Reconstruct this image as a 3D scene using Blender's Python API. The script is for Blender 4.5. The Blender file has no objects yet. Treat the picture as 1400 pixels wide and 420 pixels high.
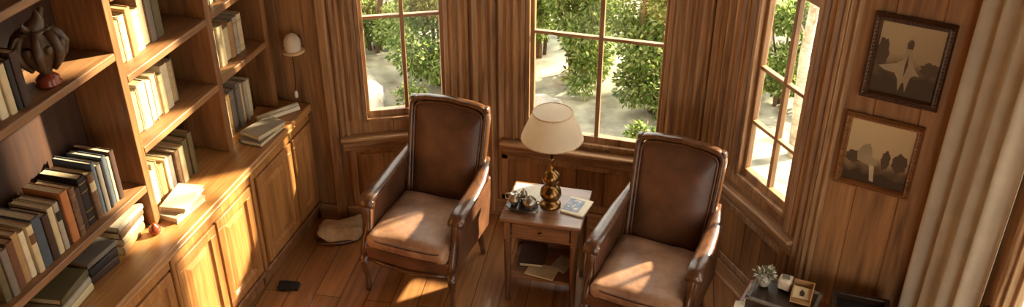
import bpy, bmesh, math, random
from mathutils import Vector, Matrix, noise as mnoise

# ---------------------------------------------------------------- camera, world, sun, exposure
S = bpy.context.scene
COL = S.collection
PI = math.pi
random.seed(7)
cd = bpy.data.cameras.new('camera'); cam = bpy.data.objects.new('camera', cd); COL.objects.link(cam)
cd.sensor_width = 36.0; cd.lens = 1300.0 / 1400.0 * 36.0; cd.clip_start = 0.05; cd.clip_end = 200
cam.location = (0, 0, 4.0)
cam.rotation_euler = (math.radians(90 - 31.5), 0, math.radians(15.4))
S.camera = cam
W = bpy.data.worlds.new('world'); S.world = W; W.use_nodes = True
wn = W.node_tree.nodes; wl = W.node_tree.links
wn['Background'].inputs['Color'].default_value = (1.0, 0.95, 0.86, 1)
wn['Background'].inputs['Strength'].default_value = 2.6
SUN_DIR = Vector((-1.0, -0.88, -0.70)).normalized()
sd = bpy.data.lights.new('sun', 'SUN'); sun = bpy.data.objects.new('sun', sd); COL.objects.link(sun)
sd.energy = 17.0; sd.color = (1.0, 0.84, 0.60); sd.angle = math.radians(2.2)
sun.rotation_euler = SUN_DIR.to_track_quat('-Z', 'Y').to_euler()
S.view_settings.view_transform = 'Standard'; S.view_settings.look = 'None'
S.view_settings.exposure = 0.85; S.view_settings.gamma = 1.0; S.view_settings.use_curve_mapping = False

# ---------------------------------------------------------------- mesh helpers
class MB:
    def __init__(s): s.b = bmesh.new()
    def _fin(s, fs, mi, smooth):
        for f in fs: f.material_index = mi; f.smooth = smooth
    def box(s, c, d, bev=0.0, rot=None, mi=0, fn=None, seg=2):
        M = Matrix.Translation(c)
        if rot is not None: M = M @ rot
        r = bmesh.ops.create_cube(s.b, size=1.0, matrix=M @ Matrix.Diagonal((d[0], d[1], d[2], 1)))
        vs = r['verts']; fs = list({f for v in vs for f in v.link_faces}); s._fin(fs, mi, False)
        if bev > 0:
            es = list({e for v in vs for e in v.link_edges})
            r2 = bmesh.ops.bevel(s.b, geom=es, offset=min(bev, .49 * min(d)), segments=seg, affect='EDGES', profile=.5)
            for f in r2['faces']: f.material_index = mi; f.smooth = True
            vs = list({v for f in r2['faces'] for v in f.verts})
        if fn:
            for v in vs: v.co = fn(v.co)
        return s
    def grid(s, fn, nu, nv, mi=0, smooth=True, wrapu=False):
        g = [[s.b.verts.new(fn(i / nu, j / nv)) for j in range(nv + 1)] for i in range(nu if wrapu else nu + 1)]
        n = nu
        for i in range(n):
            a = g[i]; c = g[(i + 1) % len(g)]
            for j in range(nv):
                f = s.b.faces.new((a[j], c[j], c[j + 1], a[j + 1])); f.material_index = mi; f.smooth = smooth
        return s
    def tube(s, pts, rad, n=10, mi=0, flat=None):
        pts = [Vector(p) for p in pts]
        if not hasattr(rad, '__len__'): rad = [rad] * len(pts)
        rings = []; up = None
        for i, p in enumerate(pts):
            t = (pts[min(i + 1, len(pts) - 1)] - pts[max(i - 1, 0)]).normalized()
            if up is None:
                up = Vector((0, 0, 1)) if abs(t.z) < .9 else Vector((0, 1, 0))
            a = t.cross(up).normalized(); up = a.cross(t).normalized()
            r = rad[i]; ra, rb = r if isinstance(r, tuple) else (r, r)
            rings.append([s.b.verts.new(p + a * ra * math.cos(2 * PI * k / n) + up * rb * math.sin(2 * PI * k / n)) for k in range(n)])
        for A, B in zip(rings, rings[1:]):
            for k in range(n):
                f = s.b.faces.new((A[k], A[(k + 1) % n], B[(k + 1) % n], B[k])); f.material_index = mi; f.smooth = True
        for R in (rings[0], rings[-1]):
            f = s.b.faces.new(R); f.material_index = mi
        return s
    def lathe(s, prof, n=24, c=(0, 0, 0), mi=0, rib=None):
        c = Vector(c); rings = []
        for r, z in prof:
            if r < 1e-4: rings.append([s.b.verts.new(c + Vector((0, 0, z)))])
            else:
                rings.append([s.b.verts.new(c + Vector((r * (rib(k) if rib else 1) * math.cos(2 * PI * k / n), r * (rib(k) if rib else 1) * math.sin(2 * PI * k / n), z))) for k in range(n)])
        for A, B in zip(rings, rings[1:]):
            for k in range(n):
                k2 = (k + 1) % n
                if len(A) == 1 and len(B) == 1: continue
                if len(A) == 1: q = (A[0], B[k2], B[k])
                elif len(B) == 1: q = (A[k], A[k2], B[0])
                else: q = (A[k], A[k2], B[k2], B[k])
                f = s.b.faces.new(q); f.material_index = mi; f.smooth = True
        return s
    def prism(s, poly, off, mi=0, bev=0.0):
        off = Vector(off); A = [s.b.verts.new(Vector(p)) for p in poly]; B = [s.b.verts.new(Vector(p) + off) for p in poly]
        fs = [s.b.faces.new(A), s.b.faces.new(B[::-1])]
        n = len(poly)
        for i in range(n): fs.append(s.b.faces.new((A[i], B[i], B[(i + 1) % n], A[(i + 1) % n])))
        s._fin(fs, mi, False)
        if bev > 0:
            es = list({e for f in fs for e in f.edges})
            r2 = bmesh.ops.bevel(s.b, geom=es, offset=bev, segments=2, affect='EDGES', profile=.5)
            for f in r2['faces']: f.material_index = mi; f.smooth = True
        return s
    def pad(s, c, half, r, n=10, rot=None, puff=(0, 0, 0), mi=0, wob=0.0, seed=0):
        """rounded, puffed cushion"""
        R = rot or Matrix.Identity(4); c = Vector(c); half = Vector(half)
        r = min(r, min(half) * .98)
        cache = {}
        def vert(u):
            key = tuple(round(x, 4) for x in u)
            if key in cache: return cache[key]
            p = Vector([u[i] * half[i] for i in range(3)])
            q = Vector([max(-half[i] + r, min(half[i] - r, p[i])) for i in range(3)])
            d = p - q
            p = q + d.normalized() * r if d.length > 1e-6 else p
            for i in range(3):
                j, k = (i + 1) % 3, (i + 2) % 3
                p[i] += puff[i] * u[i] * max(0, 1 - u[j] ** 2) * max(0, 1 - u[k] ** 2)
            if wob: p += Vector(mnoise.noise_vector(p * 14 + Vector((seed, 0, 0)))) * wob
            v = s.b.verts.new((R @ p) + c); cache[key] = v; return v
        for ax in range(3):
            for sg in (-1, 1):
                for i in range(n):
                    for j in range(n):
                        qs = []
                        for a, b in ((i, j), (i + 1, j), (i + 1, j + 1), (i, j + 1)):
                            u = [0, 0, 0]; u[ax] = sg; u[(ax + 1) % 3] = math.sin((2 * a / n - 1) * PI / 2); u[(ax + 2) % 3] = math.sin((2 * b / n - 1) * PI / 2)
                            qs.append(vert(u))
                        f = s.b.faces.new(qs if sg > 0 else qs[::-1]); f.material_index = mi; f.smooth = True
        return s
    def build(s, name, mats, parent=None, loc=None, rotz=0.0, fix=True):
        if fix: bmesh.ops.recalc_face_normals(s.b, faces=s.b.faces)
        me = bpy.data.meshes.new(name); s.b.to_mesh(me); s.b.free()
        for m in (mats if isinstance(mats, (list, tuple)) else [mats]): me.materials.append(m)
        o = bpy.data.objects.new(name, me); COL.objects.link(o)
        if parent is not None: o.parent = parent
        if loc is not None: o.location = loc
        o.rotation_euler.z = rotz
        return o

def tag(o, label, cat, group=None, kind=None):
    o['label'] = label; o['category'] = cat
    if group: o['group'] = group
    if kind: o['kind'] = kind
    return o
def thing(name, label, cat, loc=(0, 0, 0), rotz=0.0, group=None):
    o = bpy.data.objects.new(name, None); COL.objects.link(o); o.empty_display_size = .05
    o.location = loc; o.rotation_euler.z = rotz
    return tag(o, label, cat, group)
def structure(o, label=None, cat=None):
    o['kind'] = 'structure'
    if label: o['label'] = label; o['category'] = cat
    return o
def dup(root, loc, rotz, label, group=None):
    r = root.copy(); COL.objects.link(r); r.location = loc; r.rotation_euler.z = rotz; r['label'] = label
    if group: r['group'] = group
    for ch in list(root.children):
        c = ch.copy(); COL.objects.link(c); c.parent = r
        for g in list(ch.children):
            d = g.copy(); COL.objects.link(d); d.parent = c
    return r
def RX(a): return Matrix.Rotation(math.radians(a), 4, 'X')
def RY(a): return Matrix.Rotation(math.radians(a), 4, 'Y')
def RZ(a): return Matrix.Rotation(math.radians(a), 4, 'Z')

# ---------------------------------------------------------------- materials
def srgb(r, g, b):
    f = lambda c: (c / 255 / 12.92) if c / 255 <= .04045 else ((c / 255 + .055) / 1.055) ** 2.4
    return (f(r), f(g), f(b), 1)
def newmat(name):
    m = bpy.data.materials.new(name); m.use_nodes = True
    nt = m.node_tree; return m, nt, nt.nodes['Principled BSDF']
def N(nt, t, **k):
    n = nt.nodes.new(t)
    for a, v in k.items(): setattr(n, a, v)
    return n
def plain(name, col, rough=.6, metal=0.0, var=.12, scale=18.0, bump=.0):
    m, nt, p = newmat(name)
    tc = N(nt, 'ShaderNodeTexCoord'); no = N(nt, 'ShaderNodeTexNoise'); no.inputs['Scale'].default_value = scale; no.inputs['Detail'].default_value = 4
    nt.links.new(tc.outputs['Object'], no.inputs['Vector'])
    r = N(nt, 'ShaderNodeValToRGB'); e = r.color_ramp.elements
    e[0].position = .3; e[1].position = .7
    e[0].color = tuple(c * (1 - var) for c in col[:3]) + (1,); e[1].color = tuple(min(1, c * (1 + var)) for c in col[:3]) + (1,)
    nt.links.new(no.outputs['Fac'], r.inputs['Fac']); nt.links.new(r.outputs['Color'], p.inputs['Base Color'])
    p.inputs['Roughness'].default_value = rough; p.inputs['Metallic'].default_value = metal
    if bump:
        b = N(nt, 'ShaderNodeBump'); b.inputs['Strength'].default_value = bump; b.inputs['Distance'].default_value = .01
        nt.links.new(no.outputs['Fac'], b.inputs['Height']); nt.links.new(b.outputs['Normal'], p.inputs['Normal'])
    return m
def wood(name, dark, light, axis='z', rough=.42, freq=16.0, stretch=.07, bump=.15, coat=.0):
    """long streaky grain running along the given axis"""
    m, nt, p = newmat(name)
    tc = N(nt, 'ShaderNodeTexCoord'); mp = N(nt, 'ShaderNodeMapping')
    sc = {'x': (stretch, 1, 1), 'y': (1, stretch, 1), 'z': (1, 1, stretch)}[axis]
    mp.inputs['Scale'].default_value = tuple(freq * s for s in sc)
    nt.links.new(tc.outputs['Object'], mp.inputs['Vector'])
    n1 = N(nt, 'ShaderNodeTexNoise'); n1.inputs['Scale'].default_value = 1.0; n1.inputs['Detail'].default_value = 5; n1.inputs['Roughness'].default_value = .62; n1.inputs['Distortion'].default_value = .6
    n2 = N(nt, 'ShaderNodeTexNoise'); n2.inputs['Scale'].default_value = 5.0; n2.inputs['Detail'].default_value = 3
    nt.links.new(mp.outputs['Vector'], n1.inputs['Vector']); nt.links.new(mp.outputs['Vector'], n2.inputs['Vector'])
    mx = N(nt, 'ShaderNodeMix'); mx.data_type = 'FLOAT'; mx.inputs[0].default_value = .35
    nt.links.new(n1.outputs['Fac'], mx.inputs[2]); nt.links.new(n2.outputs['Fac'], mx.inputs[3])
    r = N(nt, 'ShaderNodeValToRGB'); e = r.color_ramp.elements; e[0].position = .36; e[1].position = .66; e[0].color = dark; e[1].color = light
    nt.links.new(mx.outputs[0], r.inputs['Fac']); nt.links.new(r.outputs['Color'], p.inputs['Base Color'])
    p.inputs['Roughness'].default_value = rough; p.inputs['Coat Weight'].default_value = coat; p.inputs['Coat Roughness'].default_value = .25
    b = N(nt, 'ShaderNodeBump'); b.inputs['Strength'].default_value = bump; b.inputs['Distance'].default_value = .004
    nt.links.new(mx.outputs[0], b.inputs['Height']); nt.links.new(b.outputs['Normal'], p.inputs['Normal'])
    return m

M = {}
M['wall'] = wood('panel_wood', srgb(98, 67, 40), srgb(178, 131, 83), 'z', .45, 8)
M['trim'] = wood('trim_wood', srgb(112, 80, 51), srgb(188, 147, 103), 'z', .38, 14, coat=.2)
M['trimx'] = wood('rail_wood', srgb(112, 80, 51), srgb(188, 147, 103), 'x', .38, 18, coat=.2)
M['case'] = wood('bookcase_wood', srgb(112, 76, 46), srgb(166, 120, 76), 'y', .45, 14, coat=.1)
M['casez'] = wood('bookcase_upright_wood', srgb(108, 70, 40), srgb(160, 110, 66), 'z', .45, 14, coat=.1)
M['back'] = wood('bookcase_shaded_back_wood', srgb(46, 27, 15), srgb(72, 42, 22), 'z', .6, 10)  # back darkened in colour to deepen the shade inside the bays
M['top'] = wood('worktop_wood', srgb(148, 98, 50), srgb(198, 144, 84), 'y', .36, 12, coat=.25)
M['door'] = wood('cabinet_wood', srgb(144, 94, 48), srgb(194, 138, 78), 'z', .4, 14, coat=.15)
M['walnut'] = wood('carved_walnut', srgb(60, 36, 20), srgb(112, 72, 42), 'z', .28, 22, .15, coat=.5)
M['table'] = wood('table_wood', srgb(98, 64, 40), srgb(152, 106, 70), 'x', .3, 18, coat=.4)
M['tablez'] = wood('table_leg_wood', srgb(98, 64, 40), srgb(152, 106, 70), 'z', .32, 18, coat=.4)
M['redwood'] = wood('red_brown_wood', srgb(104, 46, 24), srgb(148, 72, 38), 'x', .35, 16, coat=.3)
M['darkwood'] = wood('dark_case_wood', srgb(34, 24, 17), srgb(66, 46, 32), 'x', .4, 18, coat=.2)
M['frame_dark'] = wood('dark_frame_wood', srgb(44, 26, 14), srgb(86, 52, 28), 'x', .4, 25, coat=.3)
M['frame_gilt'] = wood('brown_frame_wood', srgb(98, 58, 26), srgb(150, 98, 48), 'x', .35, 25, coat=.4)
M['curtain'] = None
# floor boards
def floor_mat():
    m, nt, p = newmat('floor_boards')
    tc = N(nt, 'ShaderNodeTexCoord'); mp = N(nt, 'ShaderNodeMapping'); mp.inputs['Rotation'].default_value = (0, 0, math.radians(90 - 6))
    nt.links.new(tc.outputs['Object'], mp.inputs['Vector'])
    br = N(nt, 'ShaderNodeTexBrick'); br.offset = .37
    br.inputs['Scale'].default_value = 1.0; br.inputs['Brick Width'].default_value = 1.9; br.inputs['Row Height'].default_value = .17
    br.inputs['Mortar Size'].default_value = .0035; br.inputs['Mortar Smooth'].default_value = .3; br.inputs['Bias'].default_value = 0
    br.inputs['Color1'].default_value = srgb(168, 118, 72); br.inputs['Color2'].default_value = srgb(142, 96, 56); br.inputs['Mortar'].default_value = srgb(78, 46, 24)
    nt.links.new(mp.outputs['Vector'], br.inputs['Vector'])
    mp2 = N(nt, 'ShaderNodeMapping'); mp2.inputs['Scale'].default_value = (1.2, 18, 1); nt.links.new(mp.outputs['Vector'], mp2.inputs['Vector'])
    no = N(nt, 'ShaderNodeTexNoise'); no.inputs['Scale'].default_value = 1.6; no.inputs['Detail'].default_value = 6; no.inputs['Distortion'].default_value = .5
    nt.links.new(mp2.outputs['Vector'], no.inputs['Vector'])
    r = N(nt, 'ShaderNodeValToRGB'); e = r.color_ramp.elements; e[0].position = .3; e[1].position = .7; e[0].color = (.62, .6, .57, 1); e[1].color = (1.15, 1.12, 1.05, 1)
    nt.links.new(no.outputs['Fac'], r.inputs['Fac'])
    mx = N(nt, 'ShaderNodeMix'); mx.data_type = 'RGBA'; mx.blend_type = 'MULTIPLY'; mx.inputs[0].default_value = 1
    nt.links.new(br.outputs['Color'], mx.inputs[6]); nt.links.new(r.outputs['Color'], mx.inputs[7]); nt.links.new(mx.outputs[2], p.inputs['Base Color'])
    p.inputs['Roughness'].default_value = .38; p.inputs['Coat Weight'].default_value = .15
    b = N(nt, 'ShaderNodeBump'); b.inputs['Strength'].default_value = .25; b.inputs['Distance'].default_value = .003; b.invert = True
    nt.links.new(br.outputs['Fac'], b.inputs['Height']); nt.links.new(b.outputs['Normal'], p.inputs['Normal'])
    return m
M['floor'] = floor_mat()
def leather(name, c1, c2, rough=.42):
    m, nt, p = newmat(name)
    tc = N(nt, 'ShaderNodeTexCoord'); n1 = N(nt, 'ShaderNodeTexNoise'); n1.inputs['Scale'].default_value = 5.5; n1.inputs['Detail'].default_value = 6; n1.inputs['Roughness'].default_value = .6
    nt.links.new(tc.outputs['Object'], n1.inputs['Vector'])
    r = N(nt, 'ShaderNodeValToRGB'); e = r.color_ramp.elements; e[0].position = .35; e[1].position = .7; e[0].color = c1; e[1].color = c2
    nt.links.new(n1.outputs['Fac'], r.inputs['Fac']); nt.links.new(r.outputs['Color'], p.inputs['Base Color'])
    v = N(nt, 'ShaderNodeTexVoronoi'); v.inputs['Scale'].default_value = 160; nt.links.new(tc.outputs['Object'], v.inputs['Vector'])
    b = N(nt, 'ShaderNodeBump'); b.inputs['Strength'].default_value = .12; b.inputs['Distance'].default_value = .002
    b2 = N(nt, 'ShaderNodeBump'); b2.inputs['Strength'].default_value = .3; b2.inputs['Distance'].default_value = .012
    nt.links.new(v.outputs['Distance'], b.inputs['Height']); nt.links.new(n1.outputs['Fac'], b2.inputs['Height']); nt.links.new(b.outputs['Normal'], b2.inputs['Normal'])
    nt.links.new(b2.outputs['Normal'], p.inputs['Normal']); p.inputs['Roughness'].default_value = rough
    p.inputs['Coat Weight'].default_value = .15; p.inputs['Coat Roughness'].default_value = .35
    return m
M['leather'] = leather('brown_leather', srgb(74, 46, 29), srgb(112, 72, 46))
M['seat'] = leather('sunlit_seat_leather', srgb(126, 88, 62), srgb(188, 146, 112), .4)  # lighter than the other leather: soft sunlight on the seats put into the colour
M['welt'] = leather('leather_piping', srgb(62, 34, 18), srgb(96, 56, 30), .35)
M['brass'] = plain('aged_brass', srgb(138, 104, 60), .28, 1.0, .25, 12)
M['dark_brass'] = plain('dark_bronze', srgb(92, 66, 36), .35, 1.0, .25, 14)
M['iron'] = plain('dark_iron', srgb(48, 38, 30), .45, .8)
M['silver'] = plain('tarnished_silver', srgb(170, 164, 150), .3, .9, .2, 30)
M['white'] = plain('cream_paper', srgb(226, 214, 186), .8)
M['cloth'] = plain('white_linen', srgb(222, 214, 198), .9, 0, .06, 60, .2)
M['slate'] = plain('blue_grey_print', srgb(110, 122, 150), .45, 0, .7, 60)
M['page'] = plain('page_edges', srgb(208, 188, 146), .85, 0, .15, 90)
M['agedpage'] = plain('yellowed_page_edges', srgb(176, 150, 104), .85, 0, .2, 80)
M['stone'] = plain('carved_brown_stone', srgb(88, 66, 44), .45, 0, .35, 22, .3)
M['gilt'] = plain('gilt_lettering', srgb(196, 156, 84), .4, .6)
M['bag'] = plain('pale_canvas', srgb(186, 160, 122), .9, 0, .18, 26, .3)
M['black'] = plain('black_felt', srgb(22, 18, 16), .9)
M['dial'] = plain('green_grey_leaves', srgb(132, 138, 112), .8, 0, .35, 40)
M['greycard'] = plain('grey_card', srgb(120, 112, 98), .8, 0, .2, 30)
M['porcelain'] = plain('white_porcelain', srgb(228, 220, 204), .25, 0, .04)
M['red'] = plain('red_brown_lacquer', srgb(134, 58, 30), .25, 0, .2)

def glass_mat():
    m, nt, p = newmat('window_glass'); nt.nodes.remove(p); out = nt.nodes['Material Output']
    t = N(nt, 'ShaderNodeBsdfTransparent'); t.inputs['Color'].default_value = (.97, .98, .97, 1)
    g = N(nt, 'ShaderNodeBsdfGlossy'); g.inputs['Roughness'].default_value = .02
    fr = N(nt, 'ShaderNodeValue'); fr.outputs[0].default_value = .05
    mx = N(nt, 'ShaderNodeMixShader'); nt.links.new(fr.outputs[0], mx.inputs[0]); nt.links.new(t.outputs[0], mx.inputs[1]); nt.links.new(g.outputs[0], mx.inputs[2])
    nt.links.new(mx.outputs[0], out.inputs['Surface']); return m
M['glass'] = glass_mat()
def translucent(name, col, tcol, mixf=.45, rough=.9, weave=0, grad=None):
    m, nt, p = newmat(name); nt.nodes.remove(p); out = nt.nodes['Material Output']
    d = N(nt, 'ShaderNodeBsdfDiffuse'); t = N(nt, 'ShaderNodeBsdfTranslucent')
    tc = N(nt, 'ShaderNodeTexCoord'); no = N(nt, 'ShaderNodeTexNoise'); no.inputs['Scale'].default_value = weave or 9; no.inputs['Detail'].default_value = 3
    nt.links.new(tc.outputs['Object'], no.inputs['Vector'])
    r = N(nt, 'ShaderNodeValToRGB'); e = r.color_ramp.elements; e[0].position = .3; e[1].position = .7
    e[0].color = tuple(c * .82 for c in col[:3]) + (1,); e[1].color = col
    nt.links.new(no.outputs['Fac'], r.inputs['Fac']); nt.links.new(r.outputs['Color'], d.inputs['Color']); t.inputs['Color'].default_value = tcol
    mx = N(nt, 'ShaderNodeMixShader'); mx.inputs[0].default_value = mixf
    nt.links.new(d.outputs[0], mx.inputs[1]); nt.links.new(t.outputs[0], mx.inputs[2]); nt.links.new(mx.outputs[0], out.inputs['Surface']); return m
M['curtain'] = translucent('beige_curtain_cloth', srgb(236, 228, 206), srgb(232, 220, 190), .35)
M['shade'] = translucent('cream_lampshade_cloth', srgb(248, 238, 216), srgb(250, 232, 200), .5)
M['shade_band'] = plain('lampshade_trim', srgb(206, 172, 128), .8)
LEAF = [translucent('leaf_green', srgb(106, 126, 72), srgb(150, 166, 84), .45, weave=2.0),
        translucent('leaf_pale_green', srgb(158, 172, 118), srgb(194, 204, 130), .45, weave=2.0),
        translucent('leaf_deep_green', srgb(68, 94, 48), srgb(100, 130, 50), .4, weave=2.0)]
M['bark'] = wood('brown_bark', srgb(70, 52, 38), srgb(120, 96, 74), 'z', .9, 10, .2, .4)
M['birch'] = wood('birch_bark', srgb(150, 136, 116), srgb(232, 224, 208), 'x', .8, 9, .3, .2)
M['ground'] = plain('pale_gravel', srgb(138, 136, 120), .95, 0, .5, 5, .3)
M['rock'] = plain('pale_limestone', srgb(160, 156, 146), .9, 0, .25, 6, .6)

# ---------------------------------------------------------------- walls in plan
class Frame:
    """s runs along the wall, o out of it into the room, z up"""
    def __init__(f, a, b):
        f.a = Vector((a[0], a[1], 0)); d = Vector((b[0] - a[0], b[1] - a[1], 0)); f.L = d.length; f.d = d.normalized(); f.n = Vector((f.d.y, -f.d.x, 0))
        f.rz = math.atan2(f.d.y, f.d.x)
    def local(f, p): return Vector((p[0], -p[1], p[2]))          # (s, o, z) -> local coords of an object at a, turned rz
def fbox(mb, s0, s1, o0, o1, z0, z1, bev=0.0, mi=0):
    mb.box(((s0 + s1) / 2, -(o0 + o1) / 2, (z0 + z1) / 2), (abs(s1 - s0), abs(o1 - o0), abs(z1 - z0)), bev, mi=mi); return mb
def fprofile(mb, prof, z0, z1, mi=0):
    """plan profile [(s, o)...] extruded upwards as an open skin with a return"""
    pts = [(s, -o) for s, o in prof]
    mb.prism([(x, y, z0) for x, y in pts], (0, 0, z1 - z0), mi=mi); return mb
def boards(s0, s1, pitch, depth=.0, v=.006):
    """v-grooved boarding profile from s0 to s1, closed at the back"""
    n = max(1, round((s1 - s0) / pitch)); p = (s1 - s0) / n; out = [(s0, -.09)]
    for i in range(n):
        a = s0 + i * p; b = a + p
        out += [(a + (v if i else 0), depth), (b - (v if i < n - 1 else 0), depth)]
        if i < n - 1: out += [(b, depth - v * 1.3)]
    return out + [(s1, -.09)]
def flutes(s0, s1, n, base=.012, h=.02):
    """moulded casing: rounded ribs and fillets side by side"""
    out = [(s0, -.02)]; w = (s1 - s0) / n
    for i in range(n):
        a = s0 + i * w; out.append((a + .0005, base))
        hh = h * (1.25 if i % 2 == 0 else .7)
        for k in range(1, 6): out.append((a + w * (.1 + .8 * k / 6), base + hh * math.sin(PI * k / 6)))
        out.append((a + w * .96, base))
    return out + [(s1, -.02)]
ZT = 4.6
F_left = Frame((-3.35, -1.06), (-3.35, 5.09))
F_rear = Frame((-3.35, 5.09), (-2.62, 5.09))
F_bl = Frame((-2.62, 5.09), (-1.80, 5.47))
F_bc = Frame((-1.80, 5.47), (-0.22, 5.47))
F_br = Frame((-0.22, 5.47), (0.435, 4.632))
F_pic = Frame((0.435, 4.632), (1.07, 4.467))
F_rt = Frame((1.07, 4.467), (1.07 + .35 * 5.5, 4.467 - .937 * 5.5))

def wall(f, name, label, holes=(), pitch=.2, mat='wall'):
    mb = MB(); s = 0.0
    for (a, b, z0, z1) in holes:
        if a > s: fprofile(mb, boards(s, a, pitch), 0, ZT)
        fprofile(mb, boards(a, b, pitch), 0, z0); fprofile(mb, boards(a, b, pitch), z1, ZT); s = b
    if s < f.L: fprofile(mb, boards(s, f.L, pitch), 0, ZT)
    return structure(mb.build(name, M[mat], loc=f.a, rotz=f.rz), label, 'wall')
# openings (s0, s1, z0, z1)
H_bl = (.165, .765, .80, 3.95)
H_bc = (.385, 1.325, .665, 3.95)
H_br = (.385, .905, .80, 3.95)
H_rt = (.62, 2.05, .55, 3.95)
wall(F_left, 'wall_left', 'wood panelled wall behind the tall bookcase')
wall(F_rear, 'wall_rear', 'narrow boarded wall carrying the small wall lamp', pitch=.19)
wall(F_bl, 'wall_bay_left', 'bay wall with the small window behind the tall armchair beside the bookcase', [H_bl])
wall(F_bc, 'wall_bay_center', 'bay wall with the wide four pane window behind the lamp', [H_bc])
wall(F_br, 'wall_bay_right', 'angled bay wall with the narrow leaded window', [H_br])
wall(F_pic, 'wall_pictures', 'boarded wall carrying the two framed pictures', pitch=.21)
F_back = Frame((3.1, -1.0), (-3.4, -1.0))
wall(F_back, 'wall_back', 'boarded wall behind the viewer with an added opening for fill light', [(.3, 2.2, 0.0, 2.6)])  # opening out of view, added and sized for the fill light it admits
wall(F_rt, 'wall_right', 'wall with the window behind the beige curtain', [H_rt])
PLAN = [(-3.42, -1.07), (3.13, -1.07), (1.14, 4.52), (.47, 4.70), (-.18, 5.55), (-1.82, 5.55), (-2.64, 5.17), (-3.42, 5.17)]
fl = MB(); fl.prism([(x, y, -.12) for x, y in PLAN], (0, 0, .12)); structure(fl.build('floor', M['floor']), 'brown plank floor of the reading room', 'floor')
ce = MB(); ce.prism([(x, y, ZT) for x, y in PLAN], (0, 0, .12)); structure(ce.build('ceiling', M['trim']), 'wooden ceiling of the reading room', 'ceiling')

# baseboards, wainscot panels, chair rails, fluted casings
def skirt(f, name, s0=0, s1=None):
    mb = MB(); s1 = f.L if s1 is None else s1
    fbox(mb, s0, s1, 0, .022, 0, .13, .004); fbox(mb, s0, s1, 0, .034, 0, .03, .008)
    structure(mb.build(name, M['trimx'], loc=f.a, rotz=f.rz))
skirt(F_rear, 'baseboard_rear', .52); skirt(F_bl, 'baseboard_bay_left'); skirt(F_bc, 'baseboard_bay_center'); skirt(F_br, 'baseboard_bay_right'); skirt(F_pic, 'baseboard_pictures'); skirt(F_rt, 'baseboard_right')
TRIM = [0]
def trim(f, mb, m='trim'):
    TRIM[0] += 1; return structure(mb.build('trim_%d' % TRIM[0], M[m], loc=f.a, rotz=f.rz))
def panel(mb, s0, s1, z0, z1, w=.045, raised=True):
    for a, b, c, d in ((s0, s1, z1 - w, z1), (s0, s1, z0, z0 + w), (s0, s0 + w, z0, z1), (s1 - w, s1, z0, z1)): fbox(mb, a, b, 0, .018, c, d, .006)
    if raised: fbox(mb, s0 + w * 1.6, s1 - w * 1.6, 0, .012, z0 + w * 1.6, z1 - w * 1.6, .01)
mb = MB(); panel(mb, .05, .86, .14, .62); trim(F_bl, mb)
mb = MB(); panel(mb, .22, 1.45, .14, .53, .05, False); trim(F_bc, mb)
mb = MB(); panel(mb, .06, 1.0, .14, .60, .05, False); trim(F_br, mb)
# corner casings: fluted mouldings from the sill up, plain pilaster below
def casing(f, s0, s1, n, z0=.0, z1=ZT, base=.008, h=.020):
    mb = MB(); fprofile(mb, flutes(s0, s1, n, base, h), z0, z1); trim(f, mb)
casing(F_bl, .0, .075, 2, .66); casing(F_bl, .075, .165, 2, .83)
casing(F_bl, .765, .90, 3, .62)
casing(F_bc, .0, .19, 3, .0); casing(F_bc, .19, .385, 4, .66)
casing(F_bc, 1.325, 1.575, 5, .66)
casing(F_br, .0, .25, 4, .72); casing(F_br, .25, .385, 3, .83)
casing(F_br, .905, 1.055, 3, .0, h=.02)
casing(F_pic, .0, .075, 2, .0, h=.02)
mb = MB(); fbox(mb, -.01, .012, -.02, .03, 0, ZT, .008); trim(F_pic, mb)
mb = MB(); fbox(mb, .655, .73, -.02, .035, 0, ZT, .015); trim(F_rear, mb)

def window(name, f, hole, label, vbars, hbars, stool_z, stool, rail=.05, transom=(), stool_o=.075):
    s0, s1, z0, z1 = hole
    root = thing(name, label, 'window', f.a, f.rz); root['kind'] = 'structure'
    mb = MB()
    for a, b in ((s0, s0 + .03), (s1 - .03, s1)): fbox(mb, a, b, -.085, .012, z0, z1, .004)
    fbox(mb, s0, s1, -.085, .012, z1 - .03, z1, .004); fbox(mb, s0, s1, -.085, .012, z0, z0 + .025, .004)
    mb.build('window_frame', M['trim'], root)
    a, b, c, d = s0 + .026, s1 - .026, z0 + .02, z1 - .026
    mb = MB()
    fbox(mb, a, a + rail * .55, -.07, -.025, c, d, .006); fbox(mb, b - rail * .55, b, -.07, -.025, c, d, .006)
    fbox(mb, a, b, -.07, -.02, c, c + rail, .006); fbox(mb, a, b, -.07, -.025, d - rail, d, .006)
    for t in transom: fbox(mb, a, b, -.075, -.012, t - .035, t + .035, .008)
    sash = mb.build('sash', M['trim'], root)
    for v, w in vbars:
        m2 = MB(); fbox(m2, v - w / 2, v + w / 2, -.066, -.028, c, d, .005); m2.build('mullion', M['trim'], root)
    for h in hbars:
        m2 = MB(); fbox(m2, a, b, -.064, -.03, h - .011, h + .011, .004); m2.build('glazing_bar', M['trimx'], root)
    m2 = MB(); fbox(m2, a + .01, b - .01, -.051, -.046, c + .01, d - .01); m2.build('pane', M['glass'], root)
    if stool:
        m2 = MB(); fbox(m2, stool[0], stool[1], -.02, stool_o, stool_z - .03, stool_z, .01); m2.build('window_sill', M['trimx'], root)
        m2 = MB(); fbox(m2, stool[0] + .01, stool[1] - .01, 0, .03, stool_z - .12, stool_z - .03, .008); fbox(m2, stool[0] + .01, stool[1] - .01, 0, .042, stool_z - .06, stool_z - .03, .01)
        m2.build('sill_apron', M['trimx'], root)
    return root
window('window_1', F_bl, H_bl, 'small four pane bay window between the bookcase and the wide bay window', [(.47, .028)], [1.545, 2.25], .715, (-.0, .86))
window('window_2', F_bc, H_bc, 'wide four pane bay window behind the table lamp', [(.875, .03)], [1.455, 2.25], .64, (.22, 1.44))
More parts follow.
